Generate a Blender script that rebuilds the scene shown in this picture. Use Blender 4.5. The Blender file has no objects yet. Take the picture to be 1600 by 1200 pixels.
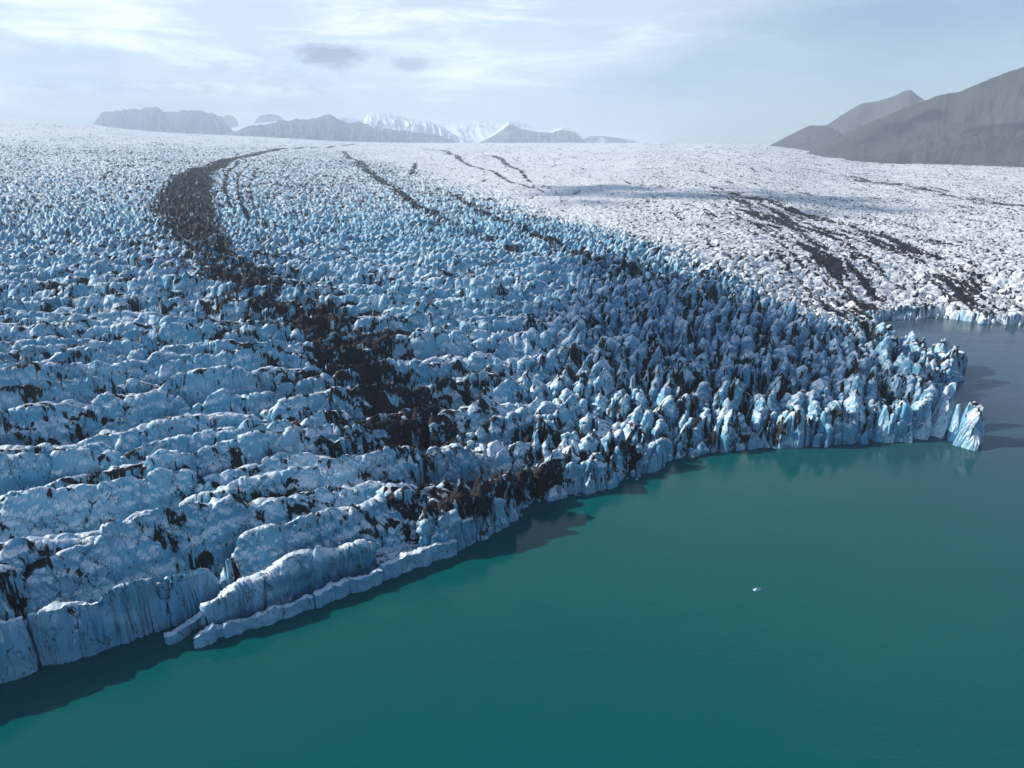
import bpy, math, time
import numpy as np
from concurrent.futures import ThreadPoolExecutor
T0 = time.time()
R = math.radians
scene = bpy.context.scene

# ------------------------------------------------------------------ camera
FPX, CX, CY = 1100.0, 800.0, 600.0
PITCH = R(17.9); CAMZ = 110.0
cam_d = bpy.data.cameras.new('camera'); cam = bpy.data.objects.new('camera', cam_d)
scene.collection.objects.link(cam); scene.camera = cam
cam.location = (0, 0, CAMZ); cam.rotation_euler = (R(90) - PITCH, 0, 0)
cam_d.sensor_width = 36.0; cam_d.lens = 36.0 * FPX / 1600.0
cam_d.clip_start = 1.0; cam_d.clip_end = 90000.0

# ------------------------------------------------------------------ sun, sky, exposure
SUN_EL = R(31.0)
SUN_AZ = R(175.0)               # where the sun stands, counter-clockwise from +X (camera left, a touch behind the ice)
SUN_DIR = np.array([math.cos(SUN_EL) * math.cos(SUN_AZ), math.cos(SUN_EL) * math.sin(SUN_AZ), math.sin(SUN_EL)])
sd = bpy.data.lights.new('sun', 'SUN'); sun = bpy.data.objects.new('sun', sd); scene.collection.objects.link(sun)
sd.energy = 5.0; sd.angle = R(0.53); sd.color = (1.0, 0.925, 0.83)
from mathutils import Vector, Matrix
sun.rotation_euler = Vector(SUN_DIR).to_track_quat('Z', 'Y').to_euler()
sun.location = (-300, 100, 400)
scene.view_settings.view_transform = 'Standard'; scene.view_settings.look = 'None'
scene.view_settings.gamma = 1.0; scene.view_settings.exposure = 0.22
scene.cycles.volume_bounces = 2
scene.cycles.max_bounces = 6; scene.cycles.diffuse_bounces = 3; scene.cycles.glossy_bounces = 3

def nt_new(nt, kind, **kw):
    n = nt.nodes.new(kind)
    for k, v in kw.items():
        if k.startswith('i_'):
            key = k[2:].replace('_', ' ')
            n.inputs[key].default_value = v
        else: setattr(n, k, v)
    return n

def build_world():
    w = bpy.data.worlds.new('World'); scene.world = w; w.use_nodes = True
    nt = w.node_tree; nt.nodes.clear(); L = nt.links.new
    out = nt.nodes.new('ShaderNodeOutputWorld')
    sky = nt.nodes.new('ShaderNodeTexSky'); sky.sky_type = 'NISHITA'; sky.sun_disc = False
    sky.sun_elevation = SUN_EL; sky.sun_rotation = (math.pi / 2 - SUN_AZ) % (2 * math.pi)
    sky.altitude = 100; sky.air_density = 1.0; sky.dust_density = 0.2; sky.ozone_density = 4.0
    bg = nt.nodes.new('ShaderNodeBackground'); L(sky.outputs[0], bg.inputs[0]); bg.inputs[1].default_value = 0.10
    # thin high cloud: procedural noise over the direction of the sky
    tc = nt.nodes.new('ShaderNodeTexCoord')
    sep = nt.nodes.new('ShaderNodeSeparateXYZ'); L(tc.outputs['Generated'], sep.inputs[0])
    def math_(op, a, b=None, c=None, clamp=False):
        m = nt.nodes.new('ShaderNodeMath'); m.operation = op; m.use_clamp = clamp
        for i, v in enumerate((a, b, c)):
            if v is None: continue
            if isinstance(v, (int, float)): m.inputs[i].default_value = v
            else: L(v, m.inputs[i])
        return m.outputs[0]
    az = math_('ARCTAN2', sep.outputs['X'], sep.outputs['Y'])      # 0 straight ahead, + to the right
    el = math_('ARCSINE', sep.outputs['Z'])
    def sstep(x, a, b):
        m = nt.nodes.new('ShaderNodeMapRange'); m.interpolation_type = 'SMOOTHSTEP'
        m.inputs['From Min'].default_value = a; m.inputs['From Max'].default_value = b
        L(x, m.inputs['Value']); return m.outputs[0]
    def noise(sx, sy, scale, detail, rough, off=(0, 0, 0), dist=0.0):
        cb = nt.nodes.new('ShaderNodeCombineXYZ')
        L(math_('MULTIPLY', az, sx), cb.inputs[0]); L(math_('MULTIPLY', el, sy), cb.inputs[1])
        ad = nt.nodes.new('ShaderNodeVectorMath'); ad.operation = 'ADD'; L(cb.outputs[0], ad.inputs[0]); ad.inputs[1].default_value = off
        n = nt.nodes.new('ShaderNodeTexNoise'); n.inputs['Scale'].default_value = scale
        n.inputs['Detail'].default_value = detail; n.inputs['Roughness'].default_value = rough
        n.inputs['Distortion'].default_value = dist
        L(ad.outputs[0], n.inputs['Vector']); return n.outputs[0]
    # edge of the cirrus veil: rises from left to right
    tilt = math_('ADD', az, math_('MULTIPLY', el, -1.2))
    n1 = noise(1.0, 3.2, 2.2, 6, 0.55, (3.1, 1.7, 0))
    n2 = noise(1.0, 6.0, 5.0, 8, 0.6, (0.4, 5.2, 2), 0.4)
    veil = sstep(math_('ADD', tilt, math_('MULTIPLY', math_('SUBTRACT', n1, 0.5), 0.9)), 0.30, -0.20)
    wisps = sstep(math_('ADD', n2, math_('MULTIPLY', math_('SUBTRACT', n1, 0.5), 0.6)), 0.42, 0.72)
    cov = math_('MAXIMUM', math_('MULTIPLY', veil, math_('ADD', math_('MULTIPLY', wisps, 0.55), 0.45)), math_('MULTIPLY', wisps, 0.10), clamp=True)
    # small grey cloudlets above the left mountains and a grey bank low at left
    n3 = noise(1.0, 2.6, 15.0, 7, 0.65, (7.3, 2.2, 4))
    def blob(a0, e0, ra, re, amp):
        da = math_('DIVIDE', math_('SUBTRACT', az, a0), ra); de = math_('DIVIDE', math_('SUBTRACT', el, e0), re)
        d = math_('SQRT', math_('ADD', math_('MULTIPLY', da, da), math_('MULTIPLY', de, de)))
        return math_('MULTIPLY', sstep(math_('ADD', d, math_('MULTIPLY', math_('SUBTRACT', n3, 0.5), 2.8)), 1.15, 0.45), amp)
    cov = math_('MULTIPLY', cov, math_('MULTIPLY', sstep(el, 1.0, 0.45), sstep(math_('ABSOLUTE', az), 2.2, 1.2)), clamp=True)
    dark = math_('ADD', blob(-0.225, 0.121, 0.060, 0.016, 1.0), blob(-0.135, 0.113, 0.026, 0.009, 0.8))
    dark = math_('ADD', dark, blob(-0.55, 0.10, 0.30, 0.030, 0.45))
    dark = math_('ADD', dark, blob(-0.40, 0.065, 0.26, 0.016, 0.35), clamp=True)
    ramp = nt.nodes.new('ShaderNodeMix'); ramp.data_type = 'RGBA'
    ramp.inputs['A'].default_value = (1.12, 1.19, 1.29, 1); ramp.inputs['B'].default_value = (0.33, 0.38, 0.48, 1)
    L(dark, ramp.inputs['Factor'])
    bgc = nt.nodes.new('ShaderNodeBackground'); L(ramp.outputs['Result'], bgc.inputs[0]); bgc.inputs[1].default_value = 1.0
    covd = math_('MAXIMUM', math_('MULTIPLY', cov, 0.92), math_('MULTIPLY', dark, 0.9), clamp=True)
    mx = nt.nodes.new('ShaderNodeMixShader'); L(covd, mx.inputs[0]); L(bg.outputs[0], mx.inputs[1]); L(bgc.outputs[0], mx.inputs[2])
    L(mx.outputs[0], out.inputs[0])
build_world()

# ------------------------------------------------------------------ helpers
def link(o, parent=None):
    scene.collection.objects.link(o)
    if parent: o.parent = parent
    return o
def tag(o, label=None, cat=None, group=None, kind=None):
    if label: o['label'] = label
    if cat: o['category'] = cat
    if group: o['group'] = group
    if kind: o['kind'] = kind
    return o
def mesh_obj(name, verts, faces, mats, smooth=True, parent=None, attrs=None):
    """verts (n,3) array, faces (m,k) array of quads or tris"""
    me = bpy.data.meshes.new(name)
    verts = np.ascontiguousarray(verts, dtype=np.float32); faces = np.ascontiguousarray(faces, dtype=np.int32)
    m, k = faces.shape
    me.vertices.add(len(verts)); me.vertices.foreach_set('co', verts.ravel())
    me.loops.add(m * k); me.loops.foreach_set('vertex_index', faces.ravel())
    me.polygons.add(m); me.polygons.foreach_set('loop_start', np.arange(0, m * k, k, dtype=np.int32))
    try: me.polygons.foreach_set('loop_total', np.full(m, k, dtype=np.int32))
    except Exception: pass
    me.update(calc_edges=True)
    me.polygons.foreach_set('use_smooth', np.full(m, smooth, dtype=bool))
    for an, av in (attrs or {}).items():
        a = me.attributes.new(an, 'FLOAT', 'POINT'); a.data.foreach_set('value', np.ascontiguousarray(av, dtype=np.float32))
    for mt in (mats if isinstance(mats, (list, tuple)) else [mats]): me.materials.append(mt)
    return link(bpy.data.objects.new(name, me), parent)

CP, SP = math.cos(PITCH), math.sin(PITCH)
def ray(px, py):
    a = (px - CX) / FPX; b = (CY - py) / FPX
    return a, CP + b * SP, -SP + b * CP          # x, y, z of direction
def at_z(px, py, z=0.0):
    x, y, dz = ray(px, py); t = (z - CAMZ) / dz
    return (x * t, y * t)
def at_r(px, py, r):                              # point on the pixel's ray at horizontal distance r
    x, y, dz = ray(px, py); t = r / math.hypot(x, y)
    return np.array([x * t, y * t, CAMZ + dz * t])

rng = np.random.default_rng(7)
TAB = rng.random((512, 512)).astype(np.float32)
def vnoise(x, y, seed=0):
    """smooth value noise, -1..1"""
    x = x + seed * 37.17; y = y - seed * 91.73
    xf = np.floor(x); yf = np.floor(y)
    fx = (x - xf).astype(np.float32); fy = (y - yf).astype(np.float32)
    xi = xf.astype(np.int64) & 511; yi = yf.astype(np.int64) & 511
    x2 = (xi + 1) & 511; y2 = (yi + 1) & 511
    fx = fx * fx * (3 - 2 * fx); fy = fy * fy * (3 - 2 * fy)
    a = TAB[yi, xi]; b = TAB[yi, x2]; c = TAB[y2, xi]; d = TAB[y2, x2]
    return ((a + (b - a) * fx) * (1 - fy) + (c + (d - c) * fx) * fy) * 2 - 1
def fbm(x, y, oct=4, seed=0, gain=0.5):
    s = 0; a = 1.0; n = 0
    for i in range(oct):
        s = s + a * vnoise(x, y, seed + i * 3); n += a; a *= gain; x, y = x * 2.03 + y * 0.31, y * 2.03 - x * 0.31
    return s / n
def ridged(x, y, oct=4, seed=0):
    s = 0; a = 1.0; n = 0
    for i in range(oct):
        s = s + a * (1 - 2 * np.abs(vnoise(x, y, seed + i * 3))); n += a; a *= 0.5; x, y = x * 2.03 + y * 0.4, y * 2.03 - x * 0.4
    return s / n
def ss(x, a, b):
    t = np.clip((x - a) / (b - a), 0, 1); return t * t * (3 - 2 * t)
def seg_dist(x, y, P, W=None, closed=False):
    """distance to polyline; with W also the interpolated width at the nearest point"""
    best = np.full(x.shape, 1e9, np.float32); bw = np.zeros(x.shape, np.float32)
    n = len(P); rngk = range(n if closed else n - 1)
    for i in rngk:
        ax, ay = P[i]; bx, by = P[(i + 1) % n]; dx, dy = bx - ax, by - ay
        L2 = dx * dx + dy * dy + 1e-9
        t = np.clip(((x - ax) * dx + (y - ay) * dy) / L2, 0, 1)
        d = (x - ax - t * dx) ** 2 + (y - ay - t * dy) ** 2
        if W is None: best = np.minimum(best, d)
        else:
            m = d < best; best = np.where(m, d, best); bw = np.where(m, W[i] + t * (W[(i + 1) % n] - W[i]), bw)
    return (np.sqrt(best), bw) if W is not None else np.sqrt(best)
def inside(x, y, P):
    c = np.zeros(x.shape, bool); n = len(P)
    for i in range(n):
        ax, ay = P[i]; bx, by = P[(i + 1) % n]
        if ay == by: continue
        m = ((ay > y) != (by > y)) & (x < (bx - ax) * (y - ay) / (by - ay) + ax)
        c ^= m
    return c

# ------------------------------------------------------------------ layout of the glacier
FRONT_PX = [(-260, 1128), (-60, 1085), (0, 1068), (50, 1052), (100, 1040), (160, 1018), (230, 994), (288, 972), (345, 948), (352, 953), (318, 978), (300, 1003), (345, 985), (400, 963), (470, 938), (540, 914), (600, 894), (660, 878), (700, 866), (735, 850),
            (790, 828), (820, 808), (830, 797), (850, 791), (900, 782), (940, 772), (965, 762), (1000, 745), (1040, 727), (1100, 712), (1190, 705),
            (1280, 694), (1380, 688), (1420, 687), (1446, 682), (1458, 664), (1456, 645), (1464, 622), (1480, 606), (1508, 594), (1502, 580), (1480, 572),
            (1440, 562), (1400, 543), (1372, 524), (1358, 508), (1362, 502), (1420, 500), (1470, 497), (1530, 505), (1600, 508), (1750, 516), (2100, 530)]
FRONT = [at_z(*p) for p in FRONT_PX]
WEDGE = [at_z(*p) for p in ((294, 1012), (560, 920), (700, 880), (700, 850), (560, 868), (450, 905), (348, 950), (316, 976))]
CRACK = [at_z(101, 1044, 0.0), at_z(40, 952, 15.0), at_z(28, 938, 16.0)]
LAND = FRONT + [(6000, 500), (9000, 9000), (0, 30000), (-20000, 20000), (-3000, 140)]

HOR_PX = [(-600, 185), (0, 186), (100, 189), (180, 200), (250, 207), (350, 211), (450, 216), (530, 221), (620, 223), (900, 223), (1180, 224), (1230, 231), (1300, 241), (1400, 249), (1600, 262), (1900, 275), (2400, 290)]
_ra = []
for px, py in HOR_PX:
    x, y, z = ray(px, py); _ra.append((math.atan2(x, y), z / math.hypot(x, y)))
HAZ = np.array([a for a, b in _ra]); HEL = np.array([b for a, b in _ra])
az_of = lambda px: math.atan2(ray(px, 230)[0], ray(px, 230)[1])
def smooth_tab(a, v, sig):
    g = np.linspace(-1.3, 1.3, 1301); y = np.interp(g, a, v); k = np.exp(-0.5 * (np.arange(-120, 121) * 0.002 / sig) ** 2); k /= k.sum()
    return g, np.convolve(np.pad(y, 120, mode='edge'), k, 'valid')
HAZ, HEL = smooth_tab(HAZ, HEL, 0.022)
RC_AZ = np.array([az_of(p) for p in (-600, 200, 700, 1150, 1300, 1600, 2000)]); RC_V = np.array([6500, 6800, 7500, 6500, 4600, 3100, 2500.])
RC_AZ, RC_V = smooth_tab(RC_AZ, RC_V, 0.06)
Z0 = 14.0
def base_z(x, y):
    """height of the smoothed ice surface away from the front"""
    r = np.hypot(x, y); az = np.arctan2(x, y)
    el = np.interp(az, HAZ, HEL); rc = np.interp(az, RC_AZ, RC_V)
    elb = np.minimum(el, 0.0285)
    s = elb + (CAMZ - Z0) / rc
    z = Z0 + s * r
    z = z + (el - elb) * rc * ss(r, rc * 0.55, rc)
    z = z + ss(r, 500, 1500) * fbm(x / 420, y / 420, 2, 50) * np.clip(r * 0.006, 0, 16) * (1 - ss(r, rc * 0.8, rc))
    z = np.where(r > rc, z - (r - rc) * 0.09, z)
    return z
def unproj(px, py):
    x, y, dz = ray(px, py)
    t = np.geomspace(100, 9000, 4000)
    z = CAMZ + dz * t; b = base_z(x * t, y * t)
    i = np.argmax(z < b) if np.any(z < b) else int(np.argmin(z - b))
    return (x * t[i], y * t[i]), t[i]

def band(pts):
    P, W = [], []
    for px, py, w in pts:
        p, t = unproj(px, py); P.append(p); W.append(w * t / FPX)
    return P, W
MAIN = band([(600, 226, 3), (520, 228, 4), (470, 231, 5), (400, 240, 8), (345, 253, 14), (305, 272, 26), (290, 300, 44), (288, 330, 52), (305, 362, 48), (330, 392, 40),
             (365, 425, 40), (410, 460, 42), (470, 500, 44), (530, 545, 50), (600, 590, 54), (660, 640, 50), (715, 685, 54), (765, 735, 56), (800, 775, 46), (818, 800, 30)])
THIN = [band([(536, 236, 4), (548, 248, 7), (580, 270, 9), (620, 296, 8), (652, 320, 9), (700, 345, 12), (760, 372, 10), (840, 400, 8)]),
        band([(702, 300, 3), (760, 335, 8), (830, 366, 12), (900, 396, 16), (1000, 428, 18), (1090, 455, 16), (1180, 490, 10)]),
        band([(664, 233, 4), (690, 235, 6), (722, 252, 4), (800, 285, 4), (850, 300, 3)]),
        band([(755, 243, 8), (785, 250, 5), (830, 285, 3)]),
        band([(372, 250, 3), (352, 275, 3), (352, 305, 4), (372, 345, 4)]),
        band([(650, 255, 3), (643, 272, 5), (655, 268, 3)]),
        band([(388, 256, 2), (370, 280, 2), (372, 310, 3), (392, 345, 4)]), band([(405, 262, 2), (390, 290, 2), (396, 325, 3), (420, 360, 3)])]
PATCH = [band([(1120, 293, 8), (1170, 314, 40), (1220, 335, 70), (1270, 370, 80), (1315, 410, 75), (1345, 455, 60), (1360, 480, 30)]),
         band([(1130, 293, 4), (1220, 322, 14), (1300, 345, 30), (1400, 385, 40), (1500, 420, 40), (1560, 445, 45), (1640, 475, 40)]),
         band([(1250, 262, 4), (1330, 276, 14), (1430, 294, 24), (1600, 322, 24), (1700, 330, 20)]),
         band([(1420, 478, 12), (1500, 476, 15), (1600, 488, 10)]),
         band([(90, 232, 6), (150, 236, 5)])]

_a, _b = unproj(1150, 300)[0], unproj(1560, 445)[0]; DE = np.array(_b) - np.array(_a); DE = DE / np.hypot(*DE)
def hash01(ix, iy, s):
    h = (ix * 374761393 + iy * 668265263 + s * 974711) & 0xffffffff
    h = ((h ^ (h >> 13)) * 1274126177) & 0xffffffff
    h = h ^ (h >> 16)
    return (h & 0xffff).astype(np.float32) / 65535.0
def cells(x, y, S, ang, elong, k, seed, rad=2, fin=None):
    """smoothly blended Voronoi of elongated cells. ang = direction of the long axis.
    returns blended (rand1, along-offset, across-offset, rand2), edge distance"""
    ca, sa = np.cos(ang).astype(np.float32), np.sin(ang).astype(np.float32)
    se = np.sqrt(elong).astype(np.float32)
    gx = np.floor(x / S).astype(np.int64); gy = np.floor(y / S).astype(np.int64)
    D = []; best = np.full(x.shape, 1e9, np.float32); sec = best.copy()
    data = []
    for j in range(-rad, rad + 1):
        for i in range(-rad, rad + 1):
            ix = gx + i; iy = gy + j
            qx = ((ix + 0.5) * S).astype(np.float64) + (hash01(ix, iy, seed) - 0.5) * S * 0.95
            qy = ((iy + 0.5) * S).astype(np.float64) + (hash01(ix, iy, seed + 1) - 0.5) * S * 0.95
            dx = (x - qx).astype(np.float32); dy = (y - qy).astype(np.float32)
            u = dx * ca + dy * sa; v = -dx * sa + dy * ca
            d = np.sqrt((u / se) ** 2 + (v * se) ** 2)
            sec = np.where(d < best, best, np.minimum(sec, d)); best = np.minimum(best, d)
            data.append((d, ix, iy, u, v))
    W = 0; A = 0; B = 0; U = 0; V = 0; Pk = 0
    for d, ix, iy, u, v in data:
        m = d < best + 4.0 / k
        if not m.any(): continue
        w = np.where(m, np.exp(-k * (d - best)), 0)
        r1 = hash01(ix, iy, seed + 2); r2 = hash01(ix, iy, seed + 3)
        W = W + w; A = A + w * r1; B = B + w * r2; U = U + w * u * (r2 * 2 - 1); V = V + w * v
        if fin is not None:      # sharp asymmetric fin: steep on one side, gentler on the other, falling to its ends
            vo = v - (r2 - 0.5) * S * 0.25; s1 = fin[0] * (0.6 + 0.8 * r1); s2 = fin[1] * (0.6 + 0.8 * r2)
            Pk = Pk - w * (np.where(vo > 0, s1 * vo, -s2 * vo) + fin[2] * np.abs(u - (r1 - 0.5) * S * 0.5))
    return A / W, B / W, U / W, V / W, (sec - best) * 0.5, Pk / W

PALE = [unproj(*p)[0] for p in [(560, 236), (700, 290), (860, 338), (960, 372), (1060, 410), (1200, 445), (1290, 480), (1356, 503)]]
PALE_POLY = PALE + [(160, 440), (900, 300), (9000, 3000), (9000, 30000), (PALE[0][0], 30000)]
MOUND = (-16.3, 226.5)
def pale_zone(x, y):
    n = 30 * fbm(x / 60, y / 60, 3, 131)
    d = seg_dist(x, y, PALE) ; d = np.where(inside(x, y, PALE_POLY), d, -d) + n * np.clip(np.hypot(x, y) / 800, 0.5, 3)
    k = np.clip(np.hypot(x, y) * 0.06, 20, 200)
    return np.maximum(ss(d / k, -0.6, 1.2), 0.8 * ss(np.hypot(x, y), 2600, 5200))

def surface(x, y):
    """height, dirt and freshness of the ice at world x, y (arrays)"""
    x = x.astype(np.float64); y = y.astype(np.float64)
    r = np.hypot(x, y)
    wx = x + 3.0 * fbm(x / 15, y / 15, 2, 11) + 0.9 * fbm(x / 5, y / 5, 2, 14, 0.45)
    wy = y + 3.0 * fbm(x / 15, y / 15, 2, 21) + 0.9 * fbm(x / 5, y / 5, 2, 24, 0.45)
    fx = 0.16 * fbm(x / 1.5, y / 1.5, 2, 17); fy = 0.16 * fbm(x / 1.5, y / 1.5, 2, 27)
    # right-hand region = blocky pinnacles, left = long sawtooth ridges
    tR = ss(x - 0.18 * (y - 200) + 14 * fbm(x / 30, y / 30, 2, 19), -42, 30)
    tFar = ss(r, 420, 900)
    rightshore = ss(x - 0.62 * y, 20, 90) * ss(r, 420, 520)
    pale = pale_zone(x, y)
    base = base_z(x, y)
    angL = R(31) + (R(6) - R(31)) * ss(y, 170, 460)
    angR = R(62) + (R(20) - R(62)) * ss(r, 420, 800) - rightshore * R(10)
    A1, B1, U1, V1, e1, P1 = cells(wx + fx, wy + fy, 27.0, angL, 3.8 + 0 * x, 4.5, 100, 2, (0.62, 2.6, 0.10))
    A2, B2, U2, V2, e2, P2 = cells(wx + fx, wy + fy, 9.0, angR, 2.5 + 0 * x, 6.0, 200, 2, (1.35, 2.3, 0.5))
    A3, B3, U3, V3, e3, P3 = cells(wx, wy, 4.6, (angR * tR + (1 - tR) * (angL + R(70))) * (1 - ss(r, 350, 700)) + R(4) * ss(r, 350, 700), 1.4 + 1.2 * ss(r, 350, 700), 5.0, 300, 1, (0.8, 0.8, 0.5))
    crev1 = 1 - ss(e1, 0.2, 2.4); crev2 = 1 - ss(e2, 0.0, 1.6); crev3 = 1 - ss(e3, 0.0, 0.6)
    # signed distance to the waterline; blocks stand proud of it or are set back, crevasses notch it
    near = r < 1500
    d = np.full(x.shape, 400.0)
    if near.any():
        xx = (x + 1.8 * fbm(x / 15, y / 15, 2, 11) + fx * tR)[near]; yy = (y + 1.8 * fbm(x / 15, y / 15, 2, 21) + fy * tR)[near]
        dd = seg_dist(xx, yy, FRONT); dd = np.where(inside(xx, yy, LAND), dd, -dd)
        blk = ((A2 - 0.45) * 5.0 - 2.6 * crev2 * (B2 > 0.35) - 1.2 * crev3 + (A3 - 0.5) * 1.2)[near]
        dd = dd + blk * (0.15 + 0.85 * tR[near]) * (1 - ss(dd, 4, 10))
        ck = seg_dist(xx, yy, CRACK)
        dd = dd - 5.0 * (1 - ss(ck, 0.5, 1.3))
        d[near] = dd
    # the front is lower than the ice behind it
    near_top = np.interp(x, [-150, -100, -60, -30, 0, 60, 100, 150, 200, 260, 400], [17, 17, 14, 12, 10, 8, 8, 11, 11.5, 8, 5])
    base = near_top + (base - near_top) * ss(d, 8, 130)
    inw = inside(x, y, WEDGE)
    base = np.where(inw, 3.5 + (base - 3.5) * ss(np.hypot(x - WEDGE[0][0], y - WEDGE[0][1]), 0, 42), base)
    # saw-tooth ridges: crest on the camera side, falling away behind
    hL = (A1 - 0.5) * 7.0 + P1 + 5.2 - 2.5 * crev1 * B1
    hL = hL + (A2 - 0.5) * 2.6 + 0.16 * P2 + 0.3 - 1.6 * crev2 * ss(B2, 0.5, 0.8) + (A3 - 0.5) * 0.7 * ss(B1, 0.3, 0.8) + 0.15 * P3 - 0.15 * crev3 + 0.12 * U2 + 0.22 * U3 + 0.05 * U1
    # pinnacles: pointed, steep all round
    P2 = np.minimum(P2, -1.6 * ss(B2, 0.55, 0.85))
    hR = (A2 - 0.5) * 6.5 + P2 + 5.4 - 1.8 * crev2 + (A3 - 0.5) * 2.2 + 0.6 * P3 - 0.6 * crev3 + (A1 - 0.5) * 5.0 + 0.5 + 0.10 * U2 + 0.30 * U3
    amp = 1 - 0.45 * ss(r, 450, 1500) - 0.40 * ss(r, 1500, 4200)
    amp = amp * (1 - 0.55 * pale)
    h = (hL + (hR - hL) * tR)
    fine = ridged(wx / 16, wy / 7, 4, 211) * 3.2 + ridged(wx / 5, wy / 3, 3, 221) * 1.2
    gr_ = ss(r, 380, 800)
    h = h + gr_ * (-0.45 * h + (A3 - 0.5) * 4.5 + 2.2 * P3 + 1.8)
    h = h + pale * (-0.55 * h + fine * 0.8)
    rough = (ridged(wx / 5.5, wy / 5.5, 4, 31) - 0.1) * (0.55 + 0.6 * tR) + fbm(x / 1.7, y / 1.7, 3, 37, 0.6) * (0.10 + 0.1 * tR)
    mk = np.exp(-((x - MOUND[0]) ** 2 + (y - MOUND[1]) ** 2) / 90.0)
    rough = rough - 4.5 * mk + mk * 4.0 * ridged(wx / 6, wy / 6, 3, 261)
    dmm, wmm = seg_dist(x, y, MAIN[0], MAIN[1])
    rough = rough + (1 - ss(dmm / np.maximum(wmm, 1), 0.6, 1.4)) * ridged(wx / 5, wy / 4, 4, 251) * 1.3
    swell = fbm(x / 60, y / 60, 2, 41) * 3.0 * ss(d, 10, 60)
    z = base + h * amp * (0.75 + 0.25 * ss(d, 0, 14)) + rough * amp + swell
    z = np.maximum(z, 2.0 + rough * 0.8 + 1.5 * A3)
    # the calving cliff
    lw = 0.7 + 2.4 * B2; led = 1 - (0.55 - 0.35 * A3) * ss(x, -50, 0)
    wall = led * ss(d, 0.0, lw) + (1 - led) * ss(d, lw + 1.6 * B3, lw * 1.8 + 1.6 * B3 + 0.5)
    z = -4.0 + (z + 4.0) * wall
    # ---- dirt
    n_m = fbm(wx / 9, wy / 9, 4, 61, 0.6); n_s = fbm(wx / 2.2, wy / 2.2, 3, 71, 0.6); n_b = fbm(x / 70, y / 70, 3, 81)
    cr = np.maximum(crev2 * (0.55 + 0.45 * tR), crev1 * 0.8 * (1 - tR)) + 0.5 * crev3
    uR = wx * 0.47 + wy * 0.88; vR = -wx * 0.88 + wy * 0.47; uL = wx * 0.95 + wy * 0.31; vL = -wx * 0.31 + wy * 0.95
    n_st = fbm(uR / 7, vR / 1.3, 4, 151, 0.6) * tR + fbm(uL / 8, vL / 1.1, 4, 161, 0.6) * (1 - tR)
    dm, wm = seg_dist(x + 9 * fbm(x / 25, y / 25, 2, 91) * (1 - tFar), y, MAIN[0], MAIN[1])
    mor = 1 - ss(dm / np.maximum(wm, 1) + 0.5 * n_m, 0.35, 1.45)
    dirt = mor * (0.84 + 0.04 * tFar) + (n_m * 0.8 + n_s * 0.4 + n_st * 1.1 * (1 - 0.6 * tFar) + cr * 0.22) * (1 - tFar * 0.1)
    dirt = np.where(mor > 0.01, dirt, dirt * 0)
    side = (1 - ss(dm / np.maximum(wm, 1), 1.2, 4.0)) * (1 - tFar)
    for P, W in THIN:
        dt, wt = seg_dist(x + 4 * n_m, y, P, W); t = 1 - ss(dt / np.maximum(wt, 0.5), 0.3, 1.6)
        dirt = np.maximum(dirt, np.where(t > 0, t * 0.72 + n_m * 0.9 + n_s * 0.5, 0))
    for P, W in PATCH:
        dt, wt = seg_dist(x + 6 * n_m, y, P, W); t = 1 - ss(dt / np.maximum(wt, 0.5), 0.2, 1.5)
        st = fbm((wx * DE[0] + wy * DE[1]) / 60, (wy * DE[0] - wx * DE[1]) / 8, 4, 95, 0.65)
        dirt = np.maximum(dirt, np.where(t > 0, t * 0.60 + st * 1.25 + n_s * 0.5 - 0.06, 0))
    # debris gathered in crevasses and in patches on the tops
    crest1 = (1 - ss(-P1, 0.15, 1.3)) * (1 - tR) * ss(n_st + 0.5 * n_m, -0.12, 0.15)
    back = 0.40 * crest1 + n_st * 1.05 + 0.16 - 0.05 * (1 - tR) * (1 - tFar) + 0.06 * tR + cr * 0.55 + n_s * 0.35 + n_m * (0.12 + 0.22 * tR) - 0.10 * (1 - tR) + side * 0.35 - 0.10 + n_b * 0.18 - pale * 0.24
    dirt = np.maximum(dirt, (back + 0.10 * tFar * (1 - pale)) * (1 - 0.12 * tFar))
    dirt = np.maximum(dirt, pale * (0.10 + 0.80 * fbm((x * DE[0] + y * DE[1]) / 70, (y * DE[0] - x * DE[1]) / 9, 4, 231, 0.65) + 0.25 * n_s))
    dirt = np.minimum(dirt, 1.0) - (0.54 + 1.3 * n_st + 0.6 * n_m) * np.exp(-((x - MOUND[0]) ** 2 + (y - MOUND[1]) ** 2) / 160.0)
    dirt = dirt * ss(d, 0.8, 3.0)
    # faint grey staining of the lower walls
    return z, np.clip(dirt, 0, 1.3), pale, mor, d

# ------------------------------------------------------------------ materials
def new_mat(name):
    m = bpy.data.materials.new(name); m.use_nodes = True; nt = m.node_tree; nt.nodes.clear()
    out = nt.nodes.new('ShaderNodeOutputMaterial'); bs = nt.nodes.new('ShaderNodeBsdfPrincipled')
    nt.links.new(bs.outputs[0], out.inputs[0]); return m, nt, bs, out
def N_noise(nt, scale, detail=4, rough=0.6, vec=None, stretch=None, dist=0.0):
    if vec is None:
        g = nt.nodes.new('ShaderNodeNewGeometry'); vec = g.outputs['Position']
    if stretch:
        mp = nt.nodes.new('ShaderNodeVectorMath'); mp.operation = 'MULTIPLY'; mp.inputs[1].default_value = stretch
        nt.links.new(vec, mp.inputs[0]); vec = mp.outputs[0]
    n = nt.nodes.new('ShaderNodeTexNoise'); n.inputs['Scale'].default_value = scale; n.inputs['Detail'].default_value = detail
    n.inputs['Roughness'].default_value = rough; n.inputs['Distortion'].default_value = dist; nt.links.new(vec, n.inputs['Vector']); return n.outputs[0]
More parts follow.
